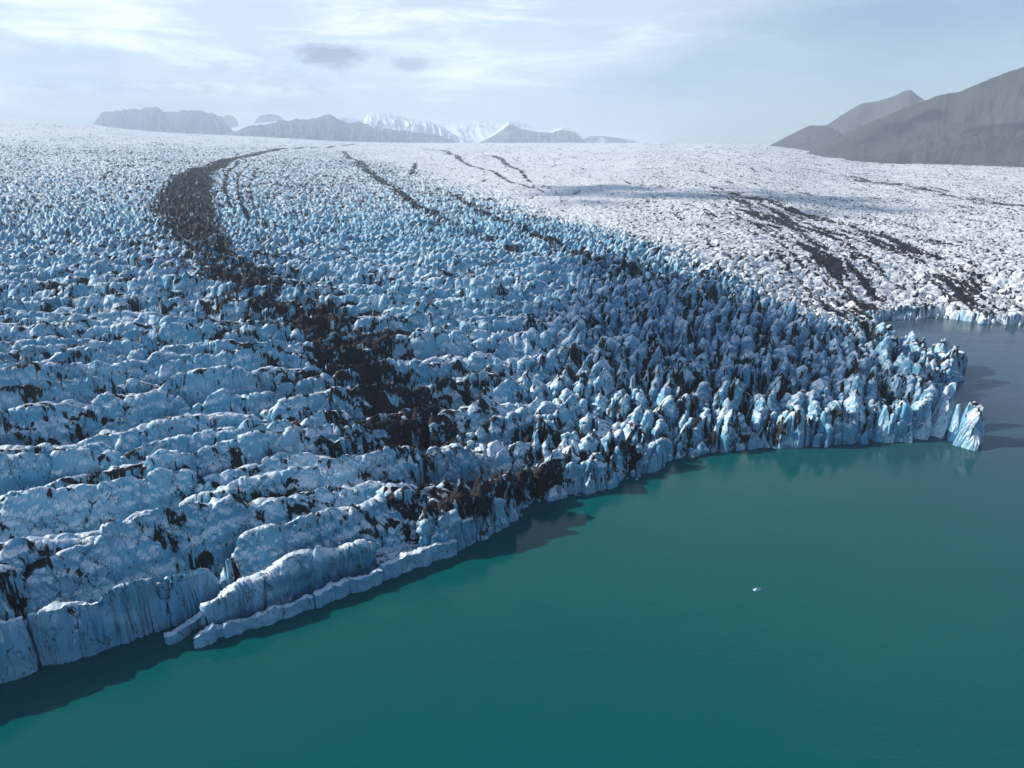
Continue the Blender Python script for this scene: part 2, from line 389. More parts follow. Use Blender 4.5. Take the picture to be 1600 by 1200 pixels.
def N_math(nt, op, a, b=0.0, clamp=False):
    m = nt.nodes.new('ShaderNodeMath'); m.operation = op; m.use_clamp = clamp
    for i, v in enumerate((a, b)):
        if isinstance(v, (int, float)): m.inputs[i].default_value = v
        else: nt.links.new(v, m.inputs[i])
    return m.outputs[0]
def N_ss(nt, x, a, b):
    m = nt.nodes.new('ShaderNodeMapRange'); m.interpolation_type = 'SMOOTHSTEP'
    m.inputs['From Min'].default_value = a; m.inputs['From Max'].default_value = b; nt.links.new(x, m.inputs['Value']); return m.outputs[0]
def N_mix(nt, f, a, b):
    m = nt.nodes.new('ShaderNodeMix'); m.data_type = 'RGBA'
    if isinstance(f, (int, float)): m.inputs['Factor'].default_value = f
    else: nt.links.new(f, m.inputs['Factor'])
    for k, v in (('A', a), ('B', b)):
        if isinstance(v, tuple): m.inputs[k].default_value = v + (1,) if len(v) == 3 else v
        else: nt.links.new(v, m.inputs[k])
    return m.outputs['Result']
def N_attr(nt, name):
    a = nt.nodes.new('ShaderNodeAttribute'); a.attribute_name = name; return a.outputs['Fac']
def N_bump(nt, h, strength, dist, bs):
    b = nt.nodes.new('ShaderNodeBump'); b.inputs['Strength'].default_value = strength; b.inputs['Distance'].default_value = dist
    nt.links.new(h, b.inputs['Height']); nt.links.new(b.outputs[0], bs.inputs['Normal']); return b

def ice_material():
    m, nt, bs, out = new_mat('glacier_ice')
    L = nt.links.new
    geo = nt.nodes.new('ShaderNodeNewGeometry')
    sepn = nt.nodes.new('ShaderNodeSeparateXYZ'); L(geo.outputs['True Normal'], sepn.inputs[0])
    big = N_noise(nt, 0.09, 3); mid = N_noise(nt, 0.7, 5, 0.65); fine = N_noise(nt, 3.0, 4, 0.7)
    streak = N_noise(nt, 1.1, 4, 0.65, stretch=(1, 1, 0.13)); 
    # weathered crust on flat tops, blue ice on steep faces, with sunlit and shaded tone painted in; the right-hand ice has a thicker white crust
    pale = N_attr(nt, 'pale')
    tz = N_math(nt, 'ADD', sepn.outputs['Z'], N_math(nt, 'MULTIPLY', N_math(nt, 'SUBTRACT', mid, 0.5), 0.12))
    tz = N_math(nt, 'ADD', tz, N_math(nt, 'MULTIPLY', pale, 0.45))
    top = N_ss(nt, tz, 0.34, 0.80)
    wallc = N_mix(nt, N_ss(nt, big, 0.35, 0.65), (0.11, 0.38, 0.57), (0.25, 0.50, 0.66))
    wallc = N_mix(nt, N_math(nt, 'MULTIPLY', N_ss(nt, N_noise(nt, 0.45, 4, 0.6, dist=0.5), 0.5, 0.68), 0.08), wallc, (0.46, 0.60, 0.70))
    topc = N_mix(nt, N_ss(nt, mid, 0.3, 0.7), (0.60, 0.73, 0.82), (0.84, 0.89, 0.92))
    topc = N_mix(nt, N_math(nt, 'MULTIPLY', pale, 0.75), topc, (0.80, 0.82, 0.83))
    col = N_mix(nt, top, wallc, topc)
    # hairline cracks
    gp = nt.nodes.new('ShaderNodeVectorMath'); gp.operation = 'ADD'
    nz = nt.nodes.new('ShaderNodeTexNoise'); nz.inputs['Scale'].default_value = 0.5; nz.inputs['Detail'].default_value = 4; L(geo.outputs['Position'], nz.inputs['Vector'])
    ml = nt.nodes.new('ShaderNodeVectorMath'); ml.operation = 'SCALE'; ml.inputs['Scale'].default_value = 3.0; L(nz.outputs['Color'], ml.inputs[0])
    L(geo.outputs['Position'], gp.inputs[0]); L(ml.outputs[0], gp.inputs[1])
    vo = nt.nodes.new('ShaderNodeTexVoronoi'); vo.feature = 'DISTANCE_TO_EDGE'; vo.inputs['Scale'].default_value = 0.16; L(gp.outputs[0], vo.inputs['Vector'])
    crk = N_math(nt, 'MULTIPLY', N_ss(nt, vo.outputs['Distance'], 0.022, 0.0), N_ss(nt, big, 0.42, 0.6))
    col = N_mix(nt, N_math(nt, 'MULTIPLY', crk, 0.7), col, (0.04, 0.10, 0.15))
    dirt = N_attr(nt, 'dirt')
    steep = N_ss(nt, sepn.outputs['Z'], 0.65, 0.25)
    dn = N_math(nt, 'ADD', dirt, N_math(nt, 'MULTIPLY', N_math(nt, 'SUBTRACT', streak, 0.56), N_math(nt, 'ADD', 0.5, N_math(nt, 'MULTIPLY', steep, 1.9))))
    dn = N_math(nt, 'ADD', dn, N_math(nt, 'MULTIPLY', N_math(nt, 'SUBTRACT', fine, 0.5), 0.30))
    dmask = N_ss(nt, dn, 0.36, 0.50)
    vn = N_noise(nt, 0.30, 4, 0.55, stretch=(1, 1, 0.35), dist=0.6); vm = N_noise(nt, 0.11, 3, 0.5)
    vd = N_math(nt, 'ABSOLUTE', N_math(nt, 'SUBTRACT', vn, 0.5))
    vein = N_math(nt, 'MULTIPLY', N_ss(nt, vd, 0.018, 0.004), N_ss(nt, vm, 0.44, 0.56))
    vein = N_math(nt, 'MULTIPLY', vein, N_ss(nt, streak, 0.36, 0.52))
    dmask = N_math(nt, 'MAXIMUM', dmask, N_math(nt, 'MULTIPLY', vein, 0.85))
    film = N_math(nt, 'MULTIPLY', N_ss(nt, dn, 0.12, 0.50), 0.30)
    dcol = N_mix(nt, N_ss(nt, fine, 0.35, 0.7), (0.006, 0.007, 0.010), (0.020, 0.021, 0.026))
    col = N_mix(nt, film, col, (0.30, 0.29, 0.28))
    col = N_mix(nt, dmask, col, dcol)
    L(col, bs.inputs['Base Color'])
    L(N_math(nt, 'ADD', N_math(nt, 'MULTIPLY', dmask, 0.3), 0.5), bs.inputs['Roughness'])
    bs.inputs['Specular IOR Level'].default_value = 0.3
    hh = N_math(nt, 'ADD', N_math(nt, 'MULTIPLY', mid, 0.5), N_math(nt, 'MULTIPLY', fine, 0.3)); hh = N_math(nt, 'ADD', hh, N_math(nt, 'MULTIPLY', streak, 0.5)); hh = N_math(nt, 'SUBTRACT', hh, crk)
    for sc_, am in ((0.23, 0.25), (0.9, 0.2)):
        v2 = nt.nodes.new('ShaderNodeTexVoronoi'); v2.feature = 'F1'; v2.inputs['Scale'].default_value = sc_; L(gp.outputs[0], v2.inputs['Vector'])
        hh = N_math(nt, 'ADD', hh, N_math(nt, 'MULTIPLY', v2.outputs['Distance'], am))
    N_bump(nt, hh, 0.34, 0.8, bs)
    return m
ICE = ice_material()

def water_material():
    m, nt, bs, out = new_mat('glacial_water')
    L = nt.links.new
    g = nt.nodes.new('ShaderNodeNewGeometry'); sp = nt.nodes.new('ShaderNodeSeparateXYZ'); L(g.outputs['Position'], sp.inputs[0])
    big = N_noise(nt, 0.006, 4, 0.5, dist=0.8)
    f = N_math(nt, 'ADD', N_math(nt, 'MULTIPLY', sp.outputs['X'], 0.0065), N_math(nt, 'MULTIPLY', sp.outputs['Y'], 0.0028))
    f = N_ss(nt, N_math(nt, 'ADD', f, N_math(nt, 'MULTIPLY', N_math(nt, 'SUBTRACT', big, 0.5), 1.2)), 0.95, 2.5)
    col = N_mix(nt, f, (0.0, 0.092, 0.092), (0.050, 0.088, 0.125))      # silt plume plus sky reflection painted in as grey blue towards far right
    L(col, bs.inputs['Base Color'])
    bs.inputs['Roughness'].default_value = 0.10; bs.inputs['IOR'].default_value = 1.33; bs.inputs['Specular IOR Level'].default_value = 0.2
    w1 = N_noise(nt, 0.9, 3, 0.5, stretch=(1, 1.6, 1)); w2 = N_noise(nt, 0.15, 3, 0.5)
    wp = N_ss(nt, N_noise(nt, 0.012, 4, 0.6, dist=1.5, stretch=(1, 2.2, 1)), 0.42, 0.62)
    L(N_math(nt, 'ADD', N_math(nt, 'MULTIPLY', wp, 0.12), 0.05), bs.inputs['Roughness'])
    N_bump(nt, N_math(nt, 'ADD', N_math(nt, 'MULTIPLY', w1, N_math(nt, 'ADD', N_math(nt, 'MULTIPLY', wp, 1.3), 0.4)), w2), 0.25, 0.25, bs)
    return m
WATER = water_material()

def rock_material(name, c1, c2, snow=None, scale=0.004):
    m, nt, bs, out = new_mat(name); L = nt.links.new
    a = N_noise(nt, scale, 8, 0.62); b = N_noise(nt, scale * 7, 6, 0.65, stretch=(1, 1, 0.5))
    col = N_mix(nt, N_ss(nt, N_math(nt, 'ADD', N_math(nt, 'MULTIPLY', a, 0.6), N_math(nt, 'MULTIPLY', b, 0.4)), 0.38, 0.62), c1, c2)
    if snow:
        geo = nt.nodes.new('ShaderNodeNewGeometry'); sn = nt.nodes.new('ShaderNodeSeparateXYZ'); L(geo.outputs['Normal'], sn.inputs[0])
        s = N_ss(nt, N_math(nt, 'ADD', N_attr(nt, 'snow'), N_math(nt, 'MULTIPLY', N_math(nt, 'SUBTRACT', a, 0.5), 0.9)), 0.42, 0.58)
        col = N_mix(nt, s, col, (0.82, 0.84, 0.87))
    L(col, bs.inputs['Base Color']); bs.inputs['Roughness'].default_value = 0.95; bs.inputs['Specular IOR Level'].default_value = 0.1
    N_bump(nt, N_math(nt, 'ADD', a, N_math(nt, 'MULTIPLY', b, 0.4)), 0.6, 0.06 / scale, bs)
    return m
BASALT = rock_material('dark_basalt', (0.045, 0.052, 0.070), (0.075, 0.085, 0.10), scale=0.0015)
BASALT_SNOW = rock_material('snowy_basalt', (0.075, 0.08, 0.09), (0.12, 0.12, 0.13), snow=True, scale=0.0015)
SCREE = rock_material('scree_slope', (0.042, 0.036, 0.037), (0.072, 0.062, 0.060), scale=0.0022)
GROUND = rock_material('gravel_plain', (0.05, 0.05, 0.05), (0.09, 0.085, 0.08), scale=0.01)

# ------------------------------------------------------------------ water, ground
def disc(name, r, z, mat, n=96):
    a = np.linspace(0, 2 * math.pi, n, endpoint=False)
    v = [(0, 0, z)] + [(r * math.cos(t), r * math.sin(t), z) for t in a]
    f = [(0, 1 + i, 1 + (i + 1) % n) for i in range(n)]
    return mesh_obj(name, np.array(v), np.array(f), mat, smooth=False)
tag(disc('ground', 21500, -6.0, GROUND), 'dark gravel plain under and beyond the lagoon', kind='structure')
tag(disc('lagoon_water', 5200, 0.0, WATER), 'still teal lagoon water fading to grey blue towards the right', kind='structure')

# ------------------------------------------------------------------ glacier
def build_glacier():
    ncol = 1750
    phi = np.linspace(R(-51), R(47), ncol)
    r1 = np.exp(np.arange(math.log(138), math.log(760), 0.00125))
    r2 = [r1[-1]]
    q = 0.00125
    while r2[-1] < 8600:
        q = min(q * 1.015, 0.0034); r2.append(r2[-1] * (1 + q))
    rr = np.concatenate([r1, np.array(r2[1:])])
    nr = len(rr)
    Rr, Ph = np.meshgrid(rr, phi, indexing='ij')
    X = Rr * np.sin(Ph); Y = Rr * np.cos(Ph)
    Z = np.zeros_like(X); D = np.zeros_like(X); DI = np.zeros_like(X); MO = np.zeros_like(X); SD = np.zeros_like(X)
    chunks = [(i, min(i + 24, nr)) for i in range(0, nr, 24)]
    def job(c):
        a, b = c
        z, di, d, mo, sd_ = surface(X[a:b], Y[a:b]); Z[a:b] = z; DI[a:b] = di; D[a:b] = d; MO[a:b] = mo; SD[a:b] = sd_
    with ThreadPoolExecutor(4) as ex: list(ex.map(job, chunks))
    # push steep faces in and out so that walls are not straight extrusions
    gy, gx = np.gradient(Z); dr = np.gradient(rr)[:, None]; dph = (phi[1] - phi[0]) * Rr
    gr = gy / dr; gp = gx / dph; g = np.hypot(gr, gp); st = ss(g, 0.8, 3.0) * (1 - ss(Rr, 500, 900)); gg = np.maximum(g, 1e-3)
    nr_, np_ = -gr / gg, -gp / gg
    off = (ridged((X + Y) / 4.0 + Z / 7, Z / 3.4 + 9, 3, 171) * 1.0 + fbm((X - Y) / 6.5 - Z / 9, Z / 3.8, 3, 181) * 1.5) * st
    offr, offp = nr_ * off, np_ * off
    sn, cs = np.sin(Ph), np.cos(Ph)
    keep = Z > -3.9
    X = X + offr * sn + offp * cs; Y = Y + offr * cs - offp * sn
    idx = np.arange(nr * ncol).reshape(nr, ncol)
    anyk = keep[:-1, :-1] | keep[1:, :-1] | keep[:-1, 1:] | keep[1:, 1:]
    F = np.stack([idx[:-1, :-1][anyk], idx[:-1, 1:][anyk], idx[1:, 1:][anyk], idx[1:, :-1][anyk]], 1)
    # the debris band and the cracked-off block are objects of their own
    c = F[:, 0]; fx_, fy_ = X.ravel()[c], Y.ravel()[c]
    (ax, ay), (bx, by) = CRACK[0], CRACK[1]
    leftof = (bx - ax) * (fy_ - ay) - (by - ay) * (fx_ - ax) > 0
    part = np.where(MO.ravel()[c] > 0.5, 1, 0); part = np.where(leftof & (SD.ravel()[c] < 11) & (np.hypot(fx_ - ax, fy_ - ay) < 45), 2, part)
    infos = [('glacier', 'vast crevassed blue white outlet glacier running down to the lagoon', None, 'structure'),
             ('moraine', 'long black band of rock debris curving over the ice down to the water', None, 'stuff'),
             ('ice_block', 'big ice block at the lower left corner split off by a dark diagonal crack', 'ice block', None)]
    for k, (nm, lab, cat, kind) in enumerate(infos):
        Fk = F[part == k]
        if not len(Fk): continue
        used = np.zeros(nr * ncol, bool); used[Fk.ravel()] = True
        remap = np.cumsum(used) - 1
        V = np.stack([X.ravel()[used], Y.ravel()[used], Z.ravel()[used]], 1)
        o = mesh_obj(nm, V, remap[Fk], ICE, smooth=True, attrs={'dirt': DI.ravel()[used], 'pale': D.ravel()[used]})
        tag(o, lab, cat, kind=kind)
    print('glacier', len(V), nr, ncol, time.time() - T0)
build_glacier()

# ------------------------------------------------------------------ free-standing ice
def pinnacle(name, label, cat, base_px, L_, W_, H_, ang, lean=(0, 0), seed=0, taper=0.25, tip=0.35, dirt=0.3, group=None, hbase=0.0, nu=150, nv=90, notch=0.35, skew=0.0):
    """leaning fin of ice: long base L_, width W_, crest of uneven height along its length"""
    cx, cy = at_z(base_px[0], base_px[1], hbase)
    th = np.linspace(0, 2 * math.pi, nu, endpoint=False); t = np.linspace(0, 1, nv)
    T, TH = np.meshgrid(t, th, indexing='ij')
    c, s_ = np.cos(TH), np.sin(TH); n = 0.62
    ux = np.sign(c) * np.abs(c) ** n; vx = np.sign(s_) * np.abs(s_) ** n
    fu = 1 - (1 - tip) * T ** 1.6; fv = 1 - (1 - taper) * T ** 1.1
    u = ux * L_ / 2 * fu; v = vx * W_ / 2 * fv
    k = 0.16 * min(L_, W_) ** 0.5
    q = fbm(u / 2.6 + seed * 7, v / 2.6 + T * H_ / 9, 4, seed, 0.55)
    q2 = ridged(u / 3.4 + seed * 3, v / 3.4 + T * H_ / 14, 3, seed + 9)
    rad = 1 + (0.42 * q + 0.26 * q2) * (0.4 + 0.6 * np.sin(T * math.pi) ** 0.5)
    u = u * rad; v = v * rad
    crest = 1 + notch * fbm(u / (L_ * 0.28) + seed, v * 0.1 + seed, 3, seed + 3) + skew * u / L_
    z = -2.5 + (H_ * crest + 2.5) * T
    u = u + lean[0] * T * H_; v = v + lean[1] * T * H_
    ca, sa = math.cos(R(ang)), math.sin(R(ang))
    X = u * ca - v * sa; Y = u * sa + v * ca
    V = np.stack([X.ravel(), Y.ravel(), z.ravel()], 1)
    # cap
    rings = [V]; idx = np.arange(nv * nu).reshape(nv, nu)
    top = V[-nu:]; cen = top.mean(0); ncap = 6; capi = [idx[-1]]
    for i in range(1, ncap + 1):
        f = 1 - i / (ncap + 0.5); ring = cen + (top - cen) * f
        ring[:, 2] += 0.35 * fbm(ring[:, 0] / 1.1 + seed, ring[:, 1] / 1.1, 3, seed) + 0.5 * (1 - f) * min(W_ * taper, 2)
        capi.append(np.arange(nu) + nv * nu + (i - 1) * nu); rings.append(ring)
    V = np.concatenate(rings)
    I = np.concatenate([idx, np.array(capi[1:])], 0)
    a = I[:-1]; b = np.roll(a, -1, 1); d_ = I[1:]; c_ = np.roll(d_, -1, 1)
    F = np.stack([a.ravel(), b.ravel(), c_.ravel(), d_.ravel()], 1)
    zz = V[:, 2] / H_
    di = dirt * 0.6 * ss(zz, 0.5, 1.0) + dirt * (fbm(V[:, 0] / 2.0 + seed, V[:, 1] / 2.0, 3, seed + 6) * 1.2) + dirt * 0.1
    di = di * ss(V[:, 2], 1.0, 4.0)
    o = mesh_obj(name, V, F, ICE, attrs={'dirt': np.clip(di, 0, 1.2), 'pale': np.full(len(V), 0.25)})
    o.location = (cx, cy, 0)
    return tag(o, label, cat, group)

def slab(name, label, cat, line_px, heights, widths, seed=0, dirt=0.1, side=1.0):
    """long low wall of ice following a waterline (given by its foot), thickness behind the line"""
    P = np.array([at_z(*p) for p in line_px]); seg = np.hypot(*np.diff(P, axis=0).T); s0 = np.concatenate([[0], np.cumsum(seg)])
    nu = int(s0[-1] / 0.16); sv = np.linspace(0, s0[-1], nu)
    px_ = np.interp(sv, s0, P[:, 0]); py_ = np.interp(sv, s0, P[:, 1])
    k = 9; ker = np.ones(k) / k
    sm = lambda a: np.convolve(np.pad(a, k // 2, mode='edge'), ker, 'valid')
    px_, py_ = sm(px_), sm(py_)
    tx = np.gradient(px_); ty = np.gradient(py_); ln = np.hypot(tx, ty); nx, ny = -ty / ln, tx / ln      # left of the path = behind
    Hh = np.interp(sv, s0, heights) * (1 + 0.22 * fbm(sv / 9, sv * 0, 3, seed, 0.5) + 0.10 * (vnoise(np.floor(sv / 3.7 + 1.5 * vnoise(sv / 9, sv * 0, 3)), sv * 0, seed))) ; Ww = np.interp(sv, s0, widths)
    prof = [(0.0, -0.35)] + [(0.10 * (q / 13) ** 1.5, q / 13 * 0.96) for q in range(14)] + [(0.10 + 0.9 * (q / 9), 1.0 - 0.10 * (q / 9)) for q in range(1, 9)] + [(1.0, 0.75 - 0.25 * q) for q in range(5)]
    prof = np.array(prof); m = len(prof)
    nch = (1 - ss(np.abs(vnoise(sv / 3.1, sv * 0, seed + 31)), 0.02, 0.16)) * (vnoise(sv / 8, sv * 0, seed + 5) > -0.2)
    Hh = Hh * (1 - 0.22 * nch)
    X = px_[:, None] + nx[:, None] * prof[None, :, 0] * Ww[:, None]; Y = py_[:, None] + ny[:, None] * prof[None, :, 0] * Ww[:, None]
    Z = prof[None, :, 1] * Hh[:, None]
    q = fbm(X / 2.4, Y / 2.4 + Z / 6, 4, seed, 0.55); q2 = fbm(sv[:, None] / 3.5 + 0 * X, Z / 5, 3, seed + 4)
    q3 = ridged(sv[:, None] / 2.2 + Z / 14, Z / 9, 3, seed + 7)
    off = (q * 1.2 + q2 * 1.0 + q3 * 0.15) * np.minimum(1, Hh[:, None] / 4) * 0.8 + 0.9 * nch[:, None]
    X = X + nx[:, None] * off; Y = Y + ny[:, None] * off; Z = Z + (q * 0.7) * ss(Z, 1.5, 4)
    V = np.stack([X.ravel(), Y.ravel(), Z.ravel()], 1); idx = np.arange(nu * m).reshape(nu, m)
    F = np.stack([idx[:-1, :-1].ravel(), idx[1:, :-1].ravel(), idx[1:, 1:].ravel(), idx[:-1, 1:].ravel()], 1).tolist()
    c0 = len(V); ends = [[X[0].mean(), Y[0].mean(), Z[0].mean()], [X[-1].mean(), Y[-1].mean(), Z[-1].mean()]]
    V = np.concatenate([V, ends])
    for e, row in ((c0, idx[0]), (c0 + 1, idx[-1])):
        for a, b in zip(row[:-1], row[1:]): F.append([e, b, a, a] if e == c0 else [e, a, b, b])
    F = np.array(F)
    quads = F[F[:, 2] != F[:, 3]]; 
    tri = F[F[:, 2] == F[:, 3]][:, :3]
    me_v = V
    tq = np.concatenate([quads[:, [0, 1, 2]], quads[:, [0, 2, 3]], tri])
    di = dirt + 0.5 * dirt * fbm(V[:, 0] / 2, V[:, 1] / 2, 3, seed)
    o = mesh_obj(name, me_v - np.array([P[0][0], P[0][1], 0]), tq, ICE, attrs={'dirt': np.clip(di * ss(V[:, 2], 0.5, 2.5) * 2, 0, 1)})
    o.location = (P[0][0], P[0][1], 0)
    return tag(o, label, cat)

slab('ice_slab', 'long low blue ice slab along the foot of the cliff left of the debris band', 'ice slab',
     [(303, 1012), (318, 1009), (360, 996), (430, 972), (500, 947), (575, 921), (640, 893), (690, 874), (716, 868)], [2.6, 4.0, 3.6, 3.4, 3.8, 4.2, 5.0, 5.5, 5.0], [1.2, 2.0, 1.8, 1.6, 2.0, 2.4, 2.6, 2.6, 2.6], 5, 0.10)
slab('ice_slab', 'short stubby ice slab poking out left of the long low slab', 'ice slab',
     [(258, 1009), (280, 1002), (310, 985), (335, 968)], [2.2, 2.8, 3.2, 3.5], [2.4, 2.6, 2.6, 2.4], 12, 0.0)
G = 'leaning ice fins at the tip of the glacier front'
pinnacle('ice_tower', 'blocky ice tower standing in the water as the outermost point of the tip', 'ice tower', (1511, 694), 12, 8.5, 14.5, 50, (0.28, 0.0), 3, 0.55, 0.6, 0.6, skew=0.3)
pinnacle('ice_fin', 'tallest leaning ice fin with a pale rounded head beside the outermost tower', 'ice fin', (1466, 676), 16, 7, 19, 52, (0.68, 0.0), 11, 0.45, 0.30, 0.5, G, skew=0.5)
pinnacle('ice_fin', 'narrow ice fin squeezed between the tall leaning fin and the outermost tower', 'ice fin', (1488, 686), 8, 4.5, 13, 60, (0.30, 0.0), 17, 0.3, 0.3, 0.3, G)
pinnacle('ice_fin', 'ice fin with a white blunt head left of the tall leaning fin', 'ice fin', (1438, 680), 12, 7, 14.5, 56, (0.6, 0), 23, 0.3, 0.3, 0.35, G, skew=0.3)
pinnacle('ice_fin', 'broad based ice fin just left of the fin with the white blunt head', 'ice fin', (1410, 684), 11, 8, 11.5, 65, (0.35, 0), 29, 0.25, 0.3, 0.3, G)
pinnacle('ice_fin', 'sharp triangular ice fin rising straight from the water in the right front row', 'ice fin', (1377, 686), 9, 10, 12, 75, (0.15, 0), 37, 0.12, 0.2, 0.15, G)

def floe():
    x, y = at_z(1183, 922); n = 26
    pts, fs = [], []
    nu, nv = 24, 10
    for j in range(nv):
        t = j / (nv - 1)
        for i in range(nu):
            a = 2 * math.pi * i / nu
            rr_ = (1 - t ** 2.2) * 0.98 + 0.02
            k = 1 + 0.25 * math.sin(2 * a + 1) + 0.14 * math.sin(5 * a) + 0.06 * math.sin(9 * a + t * 4)
            pts.append((0.95 * k * rr_ * math.cos(a), 0.62 * k * rr_ * math.sin(a) , -0.15 + 0.75 * t * (1 + 0.3 * math.sin(a * 2 + 0.4))))
    for j in range(nv - 1):
        for i in range(nu): fs.append((j * nu + i, j * nu + (i + 1) % nu, (j + 1) * nu + (i + 1) % nu, (j + 1) * nu + i))
    o = mesh_obj('ice_floe', np.array(pts), np.array(fs), ICE, attrs={'dirt': np.zeros(len(pts))})
    o.location = (x, y, 0)
    tag(o, 'tiny white ice floe drifting alone on the teal water', 'ice floe')
floe()

# ------------------------------------------------------------------ mountains
def mountain(name, label, outline, dist, front, back, mat, base=60.0, rough=0.12, seed=0, nu=420, nv=160, snow=None, gully=1.0, gf=60, gm=1.0):
    """ridge whose crest follows the outline; real distance, depth front and back"""
    az = np.array([math.atan2(*ray(px, py)[:2]) for px, py in outline])
    el = np.array([ray(px, py)[2] / math.hypot(*ray(px, py)[:2]) for px, py in outline])
    ext = (az[-1] - az[0]) * 0.05
    u = np.linspace(az[0], az[-1], nu)
    v = np.concatenate([-np.linspace(1, 0, nv // 2, endpoint=False) ** 1.3, np.linspace(0, 1, nv // 2)])
    Vv, U = np.meshgrid(v, u, indexing='ij')
    E = np.interp(U, az, el)
    crest_r = dist * (1 + 0.05 * fbm(U * 9, U * 0 + seed, 3, seed))
    H = CAMZ + crest_r * E - base
    H = H + H * 0.0
    W = np.where(Vv < 0, front, back)
    Rr = crest_r + Vv * W
    X = Rr * np.sin(U); Y = Rr * np.cos(U)
    a = np.abs(Vv)
    prof = (1 - a) ** 1.25 * (1 - 0.25 * np.sin(a * math.pi)) 
    s = dist * 0.05
    g = ridged(U * gf + 5 + 0.5 * fbm(X / s, Y / s, 2, seed), Vv * 2.2, 5, seed + 1); f = fbm(X / (s * 0.5), Y / (s * 0.5), 4, seed + 2) * 0.6 + ridged(X / (s * 3), Y / (s * 3), 4, seed + 8) * 0.7
    fade = ss(a, 0.0, 0.22) * (1 - ss(a, 0.8, 1.0))
    jag = fbm(U * 260, U * 0, 5, seed + 5, 0.6) * (1 - ss(a, 0, 0.25)) * 0.022 * gully
    Z = base + H * (prof + fade * (g * rough * gm + f * rough * (1.1 - gm * 0.6)) + jag)
    Z[0, :] = np.minimum(Z[0, :], base - 20)
    idx = np.arange(Z.size).reshape(Z.shape)
    F = np.stack([idx[:-1, :-1].ravel(), idx[:-1, 1:].ravel(), idx[1:, 1:].ravel(), idx[1:, :-1].ravel()], 1)
    at = None
    if snow is not None:
        at = {'snow': snow(a, (Z - base) / np.maximum(H, 1), g, f, U, Vv).ravel()}
    o = mesh_obj(name, np.stack([X.ravel(), Y.ravel(), Z.ravel()], 1), F, mat, attrs=at)
    return tag(o, label, kind='structure')

mountain('mountain', 'big brown scree mountain rising beyond the right edge of the ice',
         [(1235, 250), (1262, 238), (1310, 215), (1360, 191), (1400, 174), (1445, 157), (1470, 148), (1500, 143), (1560, 118), (1600, 104), (1660, 84), (1720, 84), (1850, 110)],
         4600, 1500, 2500, SCREE, base=40, rough=0.11, gf=90, gm=0.18, gully=0.5, seed=3)
mountain('mountain', 'pointed brown peak standing behind the big scree mountain',
         [(1230, 240), (1285, 200), (1318, 178), (1345, 162), (1372, 158), (1398, 150), (1412, 142), (1424, 141), (1446, 158), (1500, 185), (1560, 230)],
         7000, 1800, 2500, SCREE, base=60, rough=0.11, gf=90, gm=0.18, gully=0.5, seed=9)
mountain('hill', 'low rounded brown foothill where the ice horizon meets the right mountains',
         [(1192, 232), (1205, 226), (1240, 208), (1265, 196), (1290, 196), (1310, 205), (1340, 235)],
         6000, 1000, 1800, SCREE, base=60, rough=0.11, gf=90, gm=0.18, gully=0.5, seed=14)
FARD = 15000
mountain('mountain', 'flat topped blue grey massif leftmost on the horizon',
         [(140, 200), (150, 188), (158, 176), (175, 173), (200, 171), (225, 169), (243, 167), (256, 174), (268, 176), (290, 172), (306, 173), (330, 176), (346, 182), (352, 192), (366, 206), (376, 214)],
         FARD, 4500, 5000, BASALT, base=150, rough=0.2, seed=21, gully=2.2, gf=110)
mountain('mountain', 'dark jagged massif with a pyramid peak left of centre',
         [(340, 214), (372, 204), (390, 196), (420, 194), (437, 188), (450, 189), (462, 185), (480, 187), (495, 184), (515, 177), (526, 184), (545, 193), (560, 190), (575, 194), (588, 206), (602, 218)],
         FARD - 2500, 4200, 5000, BASALT, base=150, rough=0.2, seed=27, gully=2.2, gf=110)
mountain('mountain', 'small dark outcrop showing above the cloud behind the left massifs',
         [(398, 190), (405, 181), (420, 178), (436, 180), (446, 188), (455, 195)], FARD + 3500, 1500, 2000, BASALT, base=200, seed=33)
mountain('mountain', 'tiny dark knob between the two left massifs',
         [(345, 190), (350, 181), (358, 179), (366, 183), (372, 190)], FARD + 3500, 900, 1500, BASALT, base=200, seed=35)
sn1 = lambda a, h, g, f, U, V: ss(h, 0.35, 0.75) * 0.9 + 0.15 * f + 0.1 * g - 0.05
mountain('mountain', 'snow streaked dark peak right of the pyramid peak',
         [(560, 214), (568, 190), (574, 177), (590, 176), (605, 178), (625, 182), (650, 187), (672, 190), (690, 198), (710, 210), (735, 220)],
         FARD, 4600, 5000, BASALT_SNOW, base=150, rough=0.22, gf=110, seed=41, snow=sn1)
mountain('mountain', 'white snowfield ridge spanning the gap in the centre of the horizon',
         [(330, 205), (400, 193), (460, 186), (540, 183), (580, 190), (640, 195), (690, 194), (720, 189), (750, 188), (775, 192), (805, 190), (830, 196), (880, 204), (930, 212), (990, 218), (1040, 222)],
         FARD + 2800, 5000, 5000, BASALT_SNOW, base=150, rough=0.10, seed=47, snow=lambda a, h, g, f, U, V: 0.75 + 0.3 * f - 0.25 * g)
mountain('mountain', 'low dark mountain with a snow saddle at the centre of the horizon',
         [(745, 222), (765, 212), (785, 198), (795, 189), (803, 192), (815, 198), (835, 202), (862, 204), (878, 198), (898, 204), (910, 216), (920, 222)],
         FARD - 1200, 3800, 4500, BASALT_SNOW, base=150, rough=0.2, gf=110, seed=53, snow=lambda a, h, g, f, U, V: ss(h, 0.75, 0.95) * 0.6 + 0.15 * f)
mountain('mountain', 'lowest dark rock ridge rightmost of the far range',
         [(905, 222), (918, 214), (935, 212), (955, 214), (975, 217), (1000, 221)], FARD, 1200, 2000, BASALT_SNOW, base=150, seed=59, snow=lambda a, h, g, f, U, V: 0.3 + 0.3 * f)

